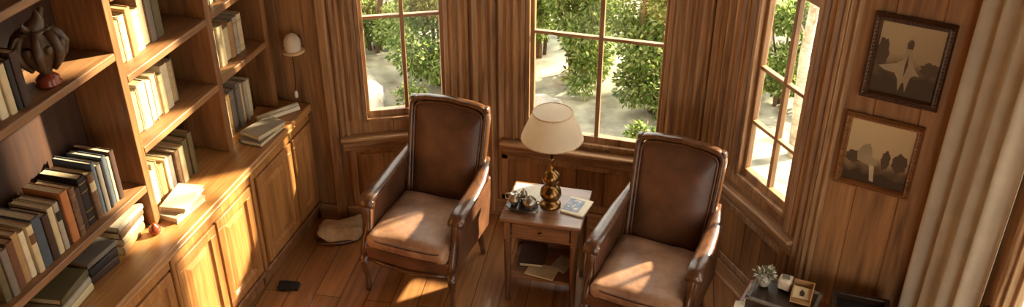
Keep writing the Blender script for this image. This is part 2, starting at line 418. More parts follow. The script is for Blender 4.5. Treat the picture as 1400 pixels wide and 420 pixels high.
window('window_3', F_br, H_br, 'narrow angled bay window with small panes beside the framed pictures', [(.665, .028)], [1.195, 1.555, 2.6], .735, (.16, 1.03), transom=(2.12,))
window('window_4', F_rt, H_rt, 'tall window at the room side partly hidden by the beige curtain', [(1.33, .04)], [1.3, 2.1, 2.8], .54, (.55, 2.12))

# ---------------------------------------------------------------- fitted cabinets and worktop
def raised_door(y0, y1, z0, z1, root, knob_side):
    """door in the x = -2.845 plane looking towards +x, local to world"""
    mb = MB(); t = .022; x = -2.845; w = .06
    def bx(a, b, c, d, xa, xb, bev): mb.box(((xa + xb) / 2, (a + b) / 2, (c + d) / 2), (xb - xa, b - a, d - c), bev)
    bx(y0, y1, z1 - w, z1, x, x + t, .004); bx(y0, y1, z0, z0 + w, x, x + t, .004); bx(y0, y0 + w, z0 + w, z1 - w, x, x + t, .004); bx(y1 - w, y1, z0 + w, z1 - w, x, x + t, .004)
    a, b, c, d = y0 + w, y1 - w, z0 + w, z1 - w
    o = mb.build('door', M['door'], root)
    m2 = MB()
    def ring(e, xx): return [(xx, a + e, c + e), (xx, b - e, c + e), (xx, b - e, d - e), (xx, a + e, d - e)]
    rs = [ring(0, x + .016), ring(.014, x + .005), ring(.03, x + .004), ring(.062, x + .015)]
    vs = [[m2.b.verts.new(p) for p in r] for r in rs]
    for A, B in zip(vs, vs[1:]):
        for k in range(4): m2.b.faces.new((A[k], A[(k + 1) % 4], B[(k + 1) % 4], B[k]))
    m2.b.faces.new(vs[-1]); m2.build('door_panel', M['door'], o)
units = [(4.275, 5.075, [(4.33, 4.775), (4.795, 5.06)], 'fitted cabinet unit with two panelled doors nearest the wall lamp'),
         (3.41, 4.255, [(3.425, 3.825), (3.845, 4.235)], 'fitted cabinet unit with two panelled doors, second from the wall lamp'),
         (2.545, 3.39, [(2.56, 2.96), (2.98, 3.375)], 'fitted cabinet unit with panelled doors, third from the wall lamp'),
         (1.68, 2.525, [(1.70, 2.09), (2.11, 2.51)], 'fitted cabinet unit with panelled doors, farthest from the wall lamp')]
for y0, y1, ds, lab in units:
    r = thing('base_cabinet', lab, 'cabinet', (0, 0, 0), 0, 'fitted cabinets under the worktop')
    r.location = (-3.0, (y0 + y1) / 2, 0)
    inv = Matrix.Translation((-r.location.x, -r.location.y, 0))
    mb = MB(); mb.box((-3.095, (y0 + y1) / 2, .50), (.49, y1 - y0, .76), .004)
    mb.build('carcass', M['door'], r)
    for d0, d1 in ds: raised_door(d0, d1, .15, .80, r, 1)
    mb = MB(); mb.box((-2.842, (y0 + y1) / 2, .845), (.02, y1 - y0, .07), .004); mb.build('top_rail', M['door'], r)
    mb = MB(); mb.box((-2.842, y0 + .006, .50), (.03, .03, .76), .008); mb.build('stile', M['door'], r)
    mb = MB(); mb.box((-3.09, (y0 + y1) / 2, .06), (.47, y1 - y0, .12)); mb.box((-2.835, (y0 + y1) / 2, .12), (.036, y1 - y0, .025), .009); mb.build('plinth', M['casez'], r)
    for c in r.children: c.matrix_parent_inverse = inv
mb = MB(); mb.box((-3.075, 3.38, .922), (.54, 3.40, .036), .010); mb.box((-2.82, 3.38, .893), (.03, 3.40, .022), .009)
tag(mb.build('worktop', M['top']), 'long polished wooden worktop running along the fitted cabinets under the bookcase', 'worktop')
TOPZ = .941

# ---------------------------------------------------------------- bookcase
BX = -3.0      # front plane of the bookcase
XB = -3.30     # face of its back
bc = thing('bookcase', 'tall built-in wooden bookcase full of old books standing on the long worktop', 'bookcase', (0, 0, 0))
def shelfb(y0, y1, z, t=.042, x1=BX):
    mb = MB(); mb.box(((XB + x1) / 2, (y0 + y1) / 2, z - t / 2), (x1 - XB, y1 - y0, t), .006); mb.build('shelf', M['case'], bc)
mb = MB(); mb.box((-3.322, 3.34, 2.22), (.04, 3.32, 2.55)); mb.build('back_panel', M['back'], bc)
for y, t in ((1.70, .05), (3.585, .052), (4.385, .052), (4.975, .05)):
    mb = MB(); mb.box(((XB + BX) / 2 - .002, y, 2.22), (BX - XB, t, 2.55), .005); mb.build('divider', M['casez'], bc)
SH1 = (1.21, 1.985); SH2 = (1.415, 1.835, 2.27); SH3 = (1.43, 1.845, 2.27)
for z in SH1 + (2.45, 2.95): shelfb(1.725, 3.559, z)
for z in SH2 + (2.7, 3.1): shelfb(3.611, 4.359, z)
for z in SH3 + (2.7, 3.1): shelfb(4.411, 4.95, z)
mb = MB(); mb.box((-3.14, 3.34, 3.5), (.32, 3.32, .04), .006); mb.build('top_board', M['case'], bc)

# ---------------------------------------------------------------- books
COLS = {'cream': (206, 186, 142), 'tan': (172, 132, 84), 'slate blue': (74, 82, 90), 'dark brown': (62, 40, 26), 'grey': (118, 108, 94), 'orange tan': (184, 116, 64),
        'mottled brown': (112, 82, 56), 'black': (34, 28, 25), 'olive': (98, 86, 54), 'pale grey': (168, 156, 134), 'brown': (106, 66, 38), 'ivory': (222, 206, 168)}
BM = {}
for k, c in COLS.items(): BM[k] = plain('book_cloth_' + k.replace(' ', '_'), srgb(*c), .62, 0, .35 if 'mottled' in k else .14, 40 if 'mottled' in k else 14)
ORD = ['', 'first', 'second', 'third', 'fourth', 'fifth', 'sixth', 'seventh', 'eighth', 'ninth', 'tenth', 'eleventh', 'twelfth', 'thirteenth', 'fourteenth', 'fifteenth', 'sixteenth', 'seventeenth', 'eighteenth', 'nineteenth', 'twentieth', 'twenty-first', 'twenty-second', 'twenty-third', 'twenty-fourth']
def book_parts(th, dp, ht, colour, page='page', bands=0, label_col=None):
    """upright book, origin at the spine foot; spine looks to +x, thickness along y"""
    b = .003; mb = MB()
    sp = []                                                                 # slightly rounded spine
    for k in range(7):
        a = -PI / 2 + PI * k / 6; sp.append((.006 * math.cos(a), th / 2 * math.sin(a), 0))
    inner = [(-.004, th / 2 - b, 0), (-.004, -th / 2 + b, 0)]
    mb.prism(sp + inner, (0, 0, ht))
    for s in (-1, 1): mb.box((-dp / 2, s * (th / 2 - b / 2), ht / 2), (dp, b, ht))
    cover = mb.build('book', BM[colour])
    m2 = MB(); m2.box((-dp / 2 - .001, 0, ht / 2), (dp - .010, th - 2 * b, ht - .010)); m2.build('page_block', M[page], cover)
    if bands:
        for z in ([.16, .84] if bands == 1 else [.12, .3, .7, .88]):
            m3 = MB(); pts = [Vector((.0075 * math.cos(a), (th / 2 + .0005) * math.sin(a), ht * z)) for a in [-PI / 2 * .9 + PI * .9 * k / 6 for k in range(7)]]
            m3.tube(pts, (.0018), 6); m3.build('spine_band', M['gilt'], cover)
    if label_col:
        m3 = MB()
        def fn(u, v):
            a = -PI / 2 * .8 + PI * .8 * u
            return Vector((.0068 * math.cos(a) + .0002, (th / 2 + .0002) * math.sin(a), ht * (.62 + .2 * v)))
        m3.grid(fn, 6, 1); m3.build('spine_label', BM[label_col], cover)
    return cover
def row(specs, y_start, z, x, phrase, group, direction=-1, lean=0):
    """specs: (colour, thickness, height, depth[, bands, label, page, pages outward]) from the anchor outwards"""
    y = y_start
    for i, sp in enumerate(specs, 1):
        c, th, ht, dp = sp[:4]; bands = sp[4] if len(sp) > 4 else 0; lc = sp[5] if len(sp) > 5 else None; pg = sp[6] if len(sp) > 6 else 'page'; outw = sp[7] if len(sp) > 7 else False
        if outw: bands = 0
        o = book_parts(th, dp, ht, c, pg, bands, lc)
        xx = x + random.uniform(-.014, .008)
        o.location = (xx - (dp if outw else 0), y + direction * th / 2, z + .0008)
        o.rotation_euler = (0, 0, random.uniform(-.012, .012) + (PI if outw else 0))
        nm = 'gilt-banded %s book' % c if bands else (c + ' book with a paper label' if lc else (c + ' book with pages outward' if outw else c + ' book'))
        tag(o, '%s, %s %s' % (nm, ORD[i], phrase), 'book', group)
        y += direction * (th + .0025 + random.uniform(0, .003))
    return y
# near bay, shelf above the worktop stacks: from the divider towards the camera
near = [('dark brown', .034, .285, .22, 0), ('cream', .018, .265, .2, 0), ('slate blue', .030, .285, .2, 0), ('black', .020, .27, .2), ('grey', .032, .27, .2), ('slate blue', .026, .30, .22, 0),
        ('mottled brown', .040, .265, .22, 0, 'cream'), ('black', .052, .275, .22, 2), ('dark brown', .045, .24, .22), ('mottled brown', .036, .275, .2, 1), ('orange tan', .050, .285, .21, 0), ('black', .020, .25, .2),
        ('pale grey', .032, .265, .2, 0, 'black'), ('cream', .036, .262, .21), ('dark brown', .042, .25, .2), ('slate blue', .055, .27, .21), ('cream', .036, .26, .21, 0, 'brown'), ('ivory', .034, .25, .2), ('tan', .04, .27, .2), ('brown', .045, .26, .2), ('grey', .04, .25, .2), ('olive', .04, .27, .2)]
row(near, 3.44, SH1[0], -3.045, 'from divider, near bay low shelf', 'books on the low shelf of the near bay')
# near bay, upper shelf beside the urn
row([('dark brown', .045, .26, .2), ('black', .03, .24, .2), ('cream', .04, .235, .2), ('ivory', .045, .25, .2), ('brown', .04, .26, .2), ('tan', .04, .25, .2)], 3.02, SH1[1], -3.05, 'from the carved urn, near bay upper shelf', 'books beside the carved urn')
def fill(n, cols, hmin, hmax, tmin=.028, tmax=.05, rnd=random.Random(3), pg=('page', 'agedpage'), out=.45):
    return [(rnd.choice(cols), rnd.uniform(tmin, tmax), rnd.uniform(hmin, hmax), rnd.uniform(.15, .18), rnd.choice([0, 0, 0, 1]), None, rnd.choice(pg), rnd.random() < out) for _ in range(n)]
light = ['cream', 'ivory', 'tan', 'pale grey', 'cream', 'ivory']
mid = ['tan', 'grey', 'pale grey', 'olive', 'mottled brown', 'cream', 'cream']
p2 = 'from near divider, middle bay %s'
row(fill(8, mid, .2, .27, .04, .075), 3.635, SH2[1], -3.10, p2 % 'upper shelf', 'books on the upper shelf of the middle bay', 1)
row(fill(8, light, .19, .27, .04, .075), 3.635, SH2[0], -3.10, p2 % 'lower shelf', 'books on the lower shelf of the middle bay', 1)
row(fill(10, mid + ['brown', 'grey'], .22, .29, .03, .055, out=.3), 3.635, TOPZ, -3.09, p2 % 'worktop', 'books on the worktop in the middle bay', 1)
row(fill(9, mid, .2, .26, .035, .06), 3.635, SH2[2], -3.08, p2 % 'topmost shelf', 'books on the topmost shelf of the middle bay', 1)
p3 = 'from second divider, far bay %s'
row(fill(7, light, .21, .27, .04, .065), 4.43, SH3[0], -3.08, p3 % 'lower shelf', 'books on the lower shelf of the far bay', 1)
row(fill(7, light, .2, .26, .035, .06), 4.43, SH3[1], -3.07, p3 % 'upper shelf', 'books on the upper shelf of the far bay', 1)
row(fill(8, light + ['grey', 'olive'], .25, .32, .03, .055, out=.3), 4.45, TOPZ, -3.09, p3 % 'worktop', 'books on the worktop in the far bay', 1)
# lying books: stacks on the worktop
def flat(colour, w, l, t, loc, rz, label, group, page='page'):
    """closed book lying flat; spine along its length on the +x side"""
    mb = MB(); b = .003
    mb.box((0, 0, b / 2), (w, l, b)); mb.box((0, 0, t - b / 2), (w, l, b))
    mb.tube([(-w / 2 - .0, -l / 2, t / 2), (-w / 2, l / 2, t / 2)], [(.007, t / 2)] * 2, 10)
    o = mb.build('book', BM[colour], loc=loc, rotz=rz)
    m2 = MB(); m2.box((.002, 0, t / 2), (w - .014, l - .012, t - 2 * b)); m2.build('page_block', M[page], o)
    return tag(o, label, 'book', group)
stacks = [((-3.12, 3.40), 'the worktop stack against the divider', [('tan', .20, .24, .05), ('cream', .20, .23, .045), ('mottled brown', .19, .24, .04), ('pale grey', .19, .23, .03)], 0.12),
          ((-3.11, 3.13), 'the worktop stack second from the divider', [('dark brown', .20, .22, .05), ('black', .20, .21, .05), ('grey', .19, .22, .03)], -.05),
          ((-3.09, 2.87), 'the worktop stack third from the divider', [('cream', .21, .25, .045), ('pale grey', .21, .24, .04), ('olive', .2, .24, .035)], .10),
          ((-3.10, 2.59), 'the worktop stack fourth from the divider', [('pale grey', .2, .24, .04), ('cream', .2, .23, .04), ('brown', .2, .24, .04)], .02)]
for (x, y), ph, bs, rz in stacks:
    z = TOPZ + .0005; n = len(bs)
    for i, (c, w, l, t) in enumerate(bs):
        place = 'on top of' if i == n - 1 else ('at the bottom of' if i == 0 else '%s down in' % ORD[n - i])
        flat(c, w, l, t, (x + random.uniform(-.012, .012), y + random.uniform(-.01, .01), z), rz + PI + random.uniform(-.09, .09), '%s book lying flat %s %s' % (c, place, ph), 'stacked books on the near worktop'); z += t + .0008
flat('pale grey', .15, .25, .035, (-2.955, 3.74, TOPZ + .0005), -.12, 'pale grey book lying flat at the worktop edge of the middle bay', 'flat books on the worktop')
flat('ivory', .15, .24, .028, (-2.965, 3.78, TOPZ + .037), .12, 'ivory book lying on a pale grey book on the middle bay worktop', 'flat books on the worktop')
flat('grey', .16, .26, .03, (-2.91, 4.60, TOPZ + .0005), -.1, 'grey book lying flat under papers on the far bay worktop', 'flat books on the worktop')
flat('pale grey', .15, .24, .03, (-2.905, 4.62, TOPZ + .032), -.3, 'pale grey book on top of the flat pair by the rolled papers', 'flat books on the worktop')
mb = MB(); mb.tube([(0, -.15, .02), (0, .15, .02)], .02, 14); mb.tube([(.03, -.13, .017), (.035, .14, .017)], .016, 12)
tag(mb.build('paper_roll', M['white'], loc=(-2.945, 4.875, TOPZ + .001), rotz=-.6), 'pair of rolled cream papers lying on the far bay worktop', 'paper roll')
mb = MB(); mb.lathe([(0, 0), (.022, .002), (.03, .015), (.032, .032), (.026, .05), (.012, .06), (.01, .066), (0, .068)], 16)
tag(mb.build('wooden_ball', M['red'], loc=(-2.965, 3.50, TOPZ), ), 'small round red-brown wooden ball on the worktop by the divider foot', 'ornament')
mb = MB(); mb.lathe([(0, 0), (.03, .001), (.034, .01), (.022, .03), (.036, .08), (.03, .13), (.016, .15), (.022, .165), (.014, .17), (0, .168)], 18)
tag(mb.build('bud_vase', M['dark_brass'], loc=(-3.16, 4.90, TOPZ)), 'small dark bronze vase at the wall end of the worktop', 'vase')

# carved urn ornament
ur = thing('carved_urn', 'ornate carved urn with figures and a round polished foot on the upper shelf', 'urn', (-3.09, 3.195, SH1[1] + .0005))
mb = MB(); mb.lathe([(0, 0), (.055, 0), (.06, .012), (.05, .022), (.054, .034), (.04, .046), (.026, .058), (.0, .06)], 28); mb.build('foot', M['red'], ur)
mb = MB(); prof = [(.024, .05), (.03, .07), (.055, .10), (.082, .14), (.095, .18), (.093, .215), (.078, .245), (.06, .262), (.07, .275), (.05, .28), (0, .275)]
mb.lathe(prof, 36, rib=lambda k: 1 + .05 * math.sin(k * 2 * PI / 6) + .03 * math.sin(k * 2 * PI / 3 + 1))
mb.build('bowl', M['stone'], ur)
mb = MB()
for k in range(7):                                                             # acanthus swags and figures round the bowl
    a = 2 * PI * k / 7; c = Vector((math.cos(a), math.sin(a), 0))
    mb.tube([c * .06 + Vector((0, 0, .09)), c * .098 + Vector((0, 0, .14)), c * .112 + Vector((0, 0, .19)), c * .092 + Vector((0, 0, .235)), c * .062 + Vector((0, 0, .268))], [.012, .018, .022, .020, .016], 8)
    a += PI / 7; c = Vector((math.cos(a), math.sin(a), 0))
    mb.pad(c * .098 + Vector((0, 0, .20)), (.018, .018, .022), .017, 4)
mb.build('relief', M['stone'], ur)
mb = MB()
mb.tube([(0, 0, .265), (.01, .0, .295), (.025, .01, .325), (.02, .015, .36)], [.05, .042, .026, .008], 10)
mb.tube([(0, .03, .28), (-.01, .06, .31), (0, .07, .345), (.015, .06, .36)], [.02, .016, .013, .005], 8)
mb.tube([(0, -.03, .28), (.0, -.06, .30), (.01, -.075, .33)], [.02, .014, .005], 8)
mb.build('finial', M['stone'], ur)
mb = MB(); mb.tube([(-.02, -.085, .16), (-.02, -.13, .19), (-.02, -.14, .235), (-.02, -.10, .262), (-.02, -.06, .26)], .009, 8); mb.build('handle', M['stone'], ur)

# wall lamp on the narrow rear wall
wlm = thing('wall_lamp', 'small wall lamp with domed cream shade and hanging cord above the worktop end', 'wall lamp', (-2.85, 5.09, 1.345))
mb = MB(); mb.box((0, -.008, .04), (.05, .016, .10), .006); mb.tube([(0, -.01, .02), (0, -.05, .005), (0, -.075, .02)], .007, 8); mb.build('bracket', M['dark_brass'], wlm)
mb = MB(); mb.lathe([(0, 0), (.07, 0), (.075, .008), (.068, .014), (0, .016)], 24, (0, -.075, .0)); mb.build('tray', M['shade_band'], wlm)
mb = MB(); mb.lathe([(.05, .016), (.056, .05), (.052, .085), (.036, .115), (.012, .13), (0, .131)], 24, (0, -.075, 0)); mb.build('lamp_shade', M['shade'], wlm)
mb = MB(); mb.tube([(-.02, -.06, 0), (-.022, -.05, -.1), (-.032, -.04, -.22), (-.04, -.04, -.31)], .003, 6); c = mb.build('cord', M['black'], wlm)
mb = MB(); mb.lathe([(0, -.36), (.012, -.355), (.014, -.33), (.008, -.31), (0, -.305)], 12, (-.04, -.04, 0)); mb.build('cord_pull', M['porcelain'], c)

# ---------------------------------------------------------------- armchairs
def armchair(label):
    t = thing('armchair', label, 'armchair', (0, 0, 0), 0, 'leather armchairs by the bay windows')
    lean = 15.0
    # seat apron (upholstered rail)
    mb = MB()
    pr = [(-.305, -.30), (-.29, -.315), (0, -.335), (.29, -.315), (.305, -.30), (.285, .27), (-.285, .27)]
    mb.prism([(x, y, .265) for x, y in pr], (0, 0, .10), bev=.014); mb.build('seat_rail', M['leather'], t)
    mb = MB(); mb.tube([(-.30, -.305, .262), (-.15, -.332, .258), (0, -.343, .255), (.15, -.332, .258), (.30, -.305, .262)], [(.012, .014)] * 5, 8); mb.build('front_moulding', M['walnut'], t)
    # seat cushion
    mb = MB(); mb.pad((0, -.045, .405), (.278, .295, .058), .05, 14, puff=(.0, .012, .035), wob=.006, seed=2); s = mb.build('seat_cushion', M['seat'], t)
    mb = MB()
    for zz in (.375, .435):
        ps = []
        for k in range(41):
            a = 2 * PI * k / 40; e = .28
            cx, sx = math.cos(a), math.sin(a)
            px_ = .274 * math.copysign(abs(cx) ** e, cx); py_ = -.045 + .294 * math.copysign(abs(sx) ** e, sx)
            ps.append((px_, py_ - (.009 * (1 - (px_ / .274) ** 2) if sx < 0 else 0), zz))
        mb.tube(ps, .006, 6)
    mb.build('piping', M['welt'], s)
    # back: tilted frame around a padded panel
    R = Matrix.Translation((0, .245, .36)) @ RX(-lean)
    w0, w1, hh = .245, .262, .755
    def outline(ins, n=26):
        pts = []
        wa, wb = w0 - ins, w1 - ins; top = hh - ins
        pts.append((-wa, .0 + ins)); 
        for k in range(1, 6): pts.append((-(wa + (wb - wa) * k / 6), ins + (top - .10 - ins) * k / 6))
        for k in range(7):
            a = PI - PI / 2 * k / 6; pts.append((-wb + .07 + .07 * math.cos(a), top - .08 + .06 * math.sin(a)))
        for k in range(1, 10):
            u = -1 + 2 * k / 10; pts.append((u * (wb - .07), top - .02 + .016 * (1 - u * u) + .003 * math.cos(u * 7)))
        for k in range(7):
            a = PI / 2 - PI / 2 * k / 6; pts.append((wb - .07 + .07 * math.cos(a), top - .08 + .06 * math.sin(a)))
        for k in range(5, -1, -1): pts.append((wa + (wb - wa) * k / 6, ins + (top - .10 - ins) * k / 6))
        return pts
    out = outline(0)
    mb = MB(); mb.tube([R @ Vector((x, 0, z)) for x, z in out], [(.023, .040)] * len(out), 10)
    b = mb.build('back_frame', M['walnut'], t)
    mb = MB(); mb.tube([R @ Vector((x, -.026, z)) for x, z in outline(.024)], .0065, 8); mb.build('frame_beading', M['walnut'], b)
    for sx in (-1, 1):                                                     # carved ears on the two top corners
        mb = MB(); mb.pad(R @ Vector((sx * .255, -.004, hh - .035)), (.022, .03, .03), .02, 5, wob=.006, seed=sx)
        mb.build('corner_carving', M['walnut'], b)
    inn = outline(.018); n = len(inn)
    mb = MB(); cz = hh * .5
    def face(sy, amt, mi=0):
        rings = []
        for q in (1.0, .96, .88, .72, .5, .25):
            bul = amt * (1 - q ** 3.2)
            rings.append([mb.b.verts.new(R @ Vector((x * q, sy * (.012 + bul), cz + (z - cz) * q))) for x, z in inn])
        for A, B in zip(rings, rings[1:]):
            for k in range(n):
                f = mb.b.faces.new((A[k], A[(k + 1) % n], B[(k + 1) % n], B[k])); f.smooth = True
        f = mb.b.faces.new(rings[-1]); f.smooth = True
        return rings[0]
    A = face(-1, .052); B = face(1, .018)
    for k in range(n): mb.b.faces.new((A[k], A[(k + 1) % n], B[(k + 1) % n], B[k]))
    bcu = mb.build('back_cushion', M['leather'], t)
    mb = MB(); ps = [R @ Vector((x * .965, -.025, cz + (z - cz) * .965)) for x, z in inn]; mb.tube(ps, .006, 6); mb.build('piping', M['welt'], bcu)
    # arms
    for sx in (-1, 1):
        # inside/outside upholstered panel
        poly = [(-.285, .30), (-.235, .45), (-.235, .585), (-.15, .615), (.05, .625), (.25, .645), (.30, .66), (.275, .50), (.25, .30)]
        mb = MB(); mb.prism([(sx * .275, y, z) for y, z in poly], (sx * .058, 0, 0), bev=.014); p = mb.build('side_panel', M['leather'], t)
        # arm rail: wood, widening to a scroll in front
        pts = [(.270, .375, .735), (.283, .30, .700), (.297, .18, .675), (.303, .03, .66), (.305, -.10, .655), (.307, -.19, .648), (.307, -.225, .632), (.307, -.232, .612), (.306, -.222, .595)]
        rad = [(.026, .021), (.034, .022), (.044, .023), (.050, .024), (.052, .025), (.052, .027), (.048, .025), (.040, .020), (.028, .012)]
        mb = MB(); mb.tube([(sx * x, y, z) for x, y, z in pts], rad, 12); a = mb.build('arm_rail', M['walnut'], t)
        mb = MB(); mb.tube([(sx * (.307 + o), -.218, .618) for o in (-.052, -.048, .048, .052)], [.012, .028, .028, .012], 14); mb.build('arm_scroll', M['walnut'], a)
        # arm post sweeping down to the front leg
        pts = [(.306, -.205, .625), (.305, -.225, .58), (.300, -.222, .52), (.296, -.235, .46), (.298, -.27, .40), (.300, -.295, .34), (.300, -.302, .28)]
        mb = MB(); mb.tube([(sx * x, y, z) for x, y, z in pts], [(.020, .024), (.022, .024), (.019, .020), (.019, .020), (.023, .024), (.026, .027), (.028, .028)], 12); mb.build('arm_post', M['walnut'], t)
        # legs
        pts = [(.299, -.30, .29), (.303, -.312, .24), (.305, -.315, .19), (.300, -.302, .13), (.297, -.296, .07), (.298, -.304, .03), (.298, -.306, .0)]
        mb = MB(); mb.tube([(sx * x, y, z) for x, y, z in pts], [.029, .031, .024, .017, .014, .019, .017], 12); mb.lathe([(.018, .235), (.035, .242), (.035, .25), (.018, .257)], 14, (sx * .302, -.311, 0)); mb.build('leg', M['walnut'], t)
        pts = [(.255, .25, .40), (.255, .255, .27), (.256, .275, .15), (.258, .315, .0)]
        mb = MB(); mb.tube([(sx * x, y, z) for x, y, z in pts], [.024, .024, .021, .017], 10); mb.build('leg', M['walnut'], t)
    return t
ch = armchair('brown leather armchair with carved frame between the bookcase and the side table')
ch.location = (-1.862, 4.69, 0.0005); ch.rotation_euler.z = math.radians(-5)
dup(ch, (-.39, 4.57, .0005), math.radians(-10), 'brown leather armchair with carved frame between the side table and the angled window')

# ---------------------------------------------------------------- side table and what stands on it
TC = (-1.08, 4.735); TZ = .66
st = thing('side_table', 'small wooden side table with drawer and low shelf between the armchairs', 'side table', (TC[0], TC[1], 0), math.radians(2))
mb = MB(); mb.box((0, 0, TZ - .012), (.50, .43, .024), .007); mb.box((0, 0, TZ - .03), (.475, .405, .014), .006); mb.build('table_top', M['table'], st)
mb = MB(); 
mb.box((0, .175, .575), (.40, .02, .12)); mb.box((-.205, 0, .575), (.02, .33, .12)); mb.box((.205, 0, .575), (.02, .33, .12)); mb.box((0, -.178, .518), (.40, .018, .016)); mb.box((0, -.178, .628), (.40, .018, .014)); mb.build('frieze', M['table'], st)
mb = MB(); mb.box((0, -.184, .573), (.36, .018, .088), .005); mb.box((0, -.02, .565), (.35, .31, .07)); dr = mb.build('drawer', M['table'], st)
mb = MB(); mb.tube([(0, -.19, .573), (0, -.203, .573), (0, -.212, .573), (0, -.218, .573)], [.006, .009, .012, .006], 12); mb.build('knob', M['brass'], dr)
for sx in (-1, 1):
    for sy in (-1, 1):
        mb = MB(); x, y = sx * .208, sy * .172
        mb.box((x, y, .565), (.04, .04, .15), .004)
        mb.prism([(x - .019, y - .019, .49), (x + .019, y - .019, .49), (x + .019, y + .019, .49), (x - .019, y + .019, .49)], (0, 0, -.0001))
        mb.tube([(x, y, .495), (x, y, .47), (x, y, .2), (x, y, .0)], [.026, .025, .021, .017], 4); mb.build('leg', M['tablez'], st)
mb = MB(); mb.box((0, .172, .36), (.40, .012, .32)); mb.build('back_panel', M['table'], st)
mb = MB(); mb.box((.208, 0, .36), (.012, .33, .32)); mb.build('side_panel', M['table'], st)
mb = MB(); mb.box((0, 0, .195), (.42, .35, .022), .005); mb.build('low_shelf', M['table'], st)
# lamp
LZ = TZ + .0008
tl = thing('table_lamp', 'brass table lamp with a pleated cream shade on the side table', 'lamp', (-1.058, 4.735, LZ))
mb = MB(); mb.lathe([(0, 0), (.062, 0), (.066, .008), (.05, .018), (.032, .028), (.03, .036), (.054, .052), (.068, .08), (.062, .112), (.036, .136), (.026, .146), (.030, .154), (.046, .17), (.056, .196), (.05, .222), (.03, .242), (.016, .256), (.02, .266), (.013, .276), (.011, .32), (.016, .326), (.012, .336), (0, .337)], 32); mb.build('base', M['brass'], tl)
mb = MB(); mb.lathe([(0, .33), (.012, .335), (.012, .40), (.02, .405), (.02, .43), (.012, .445), (0, .446)], 14); mb.tube([(0, 0, .38), (0, 0, .655)], .003, 6); mb.build('stem', M['dark_brass'], tl)
mb = MB(); npl = 56; rib = lambda k: 1 + .018 * (1 if k % 2 else -1)
pr = [(.183, .478), (.166, .53), (.147, .575), (.130, .615), (.117, .648)]
mb.lathe(pr, npl, rib=rib); sh = mb.build('lamp_shade', M['shade'], tl)
mb = MB(); mb.lathe([(.183, .475), (.187, .479), (.183, .483)], 48); mb.build('lower_trim', M['shade_band'], sh)
mb = MB(); mb.lathe([(.118, .644), (.121, .649), (.116, .654)], 48); mb.build('upper_trim', M['shade_band'], sh)
mb = MB(); mb.lathe([(.117, .650), (.07, .655), (.03, .658), (.0, .659)], 32); mb.build('shade_top', M['shade'], sh)
# linen mat, tray with silver, framed print
mb = MB(); mb.grid(lambda u, v: Vector(((u - .5) * .19, (v - .5) * .31, .0012 + .002 * math.sin(9 * u) * math.sin(7 * v) ** 2 * (1 - abs(2 * u - 1)))), 14, 18)
cl = mb.build('linen_mat', M['cloth'], loc=(-1.222, 4.765, TZ + .0012), rotz=.04); tag(cl, 'white linen mat under the tray on the side table', 'mat')
tr = thing('serving_tray', 'small dark oval tray holding the silver pieces on the side table', 'tray', (-1.217, 4.655, TZ + .0045), .1)
mb = MB()
for rr, zz in ((1, 0),): pass
pf = [(0, 0), (.085, 0), (.096, .006), (.101, .014), (.097, .015), (.090, .009), (0, .007)]
mb.lathe(pf, 36)
for v in mb.b.verts: v.co.y *= .68
mb.build('dish', M['darkwood'], tr)
def silver(name, lab, loc, prof, parts):
    r = thing(name, lab, 'silverware', loc, 0, 'silver pieces on the tray')
    r.scale = (1.35, 1.35, 1.35)
    m_ = MB(); m_.lathe(prof, 20); m_.build('body', M['silver'], r)
    for nm, pts, rd in parts:
        m_ = MB(); m_.tube(pts, rd, 8); m_.build(nm, M['silver'], r)
tz = TZ + .012
silver('sugar_bowl', 'round silver lidded bowl on the dark tray nearest the table front', (-1.166, 4.642, tz), [(0, 0), (.018, 0), (.02, .004), (.014, .01), (.03, .024), (.034, .04), (.028, .05), (.02, .058), (.004, .064), (.006, .07), (0, .074)], [('handle', [(.03, 0, .025), (.046, 0, .035), (.044, 0, .048), (.028, 0, .046)], .003), ('handle', [(-.03, 0, .025), (-.046, 0, .035), (-.044, 0, .048), (-.028, 0, .046)], .003)])
silver('cream_jug', 'small silver jug with curled handle at the linen end of the tray', (-1.266, 4.655, tz), [(0, 0), (.016, 0), (.012, .008), (.026, .022), (.026, .038), (.016, .054), (.02, .066), (.016, .064), (0, .05)], [('handle', [(-.022, 0, .02), (-.042, 0, .03), (-.042, 0, .055), (-.018, 0, .062)], .003), ('spout', [(.016, 0, .058), (.03, 0, .068)], [.007, .003])])
silver('salt_pot', 'small silver pot with knob lid behind the jug on the tray', (-1.218, 4.692, tz), [(0, 0), (.015, 0), (.018, .02), (.018, .05), (.014, .062), (.004, .07), (.006, .078), (0, .082)], [])
bk = thing('picture_book', 'pale booklet with a blue printed cover lying beside the brass lamp', 'booklet', (-.893, 4.745, TZ + .001), -.18)
mb = MB(); mb.box((0, 0, .006), (.15, .18, .012), .002); mb.build('pages', M['white'], bk)
mb = MB(); mb.box((-.018, .0, .0128), (.10, .13, .0016)); mb.build('cover_print', M['slate'], bk)
mb = MB()
for k in range(7): mb.box((-.05 + random.uniform(0, .06), random.uniform(-.05, .05), .0138), (random.uniform(.012, .035), random.uniform(.006, .02), .0008), 0, RZ(random.uniform(0, 90)))
mb.build('cover_figures', M['white'], bk)
mb = MB(); mb.box((0, 0, .004), (.13, .19, .008), .002); tag(mb.build('magazine', BM['cream'], loc=(-1.08, 4.635, .2068), rotz=1.45), 'cream magazine lying on the low shelf of the side table', 'magazine')
flat('dark brown', .16, .22, .03, (-1.17, 4.765, .2068), .1, 'dark brown book lying at the back of the side table low shelf', 'books on the side table shelf')
mb = MB(); mb.box((0, 0, .003), (.11, .15, .006), .002); tag(mb.build('notebook', BM['pale grey'], loc=(-.97, 4.74, .2068), rotz=-.3), 'pale grey notebook on the side table low shelf under the lamp', 'notebook')

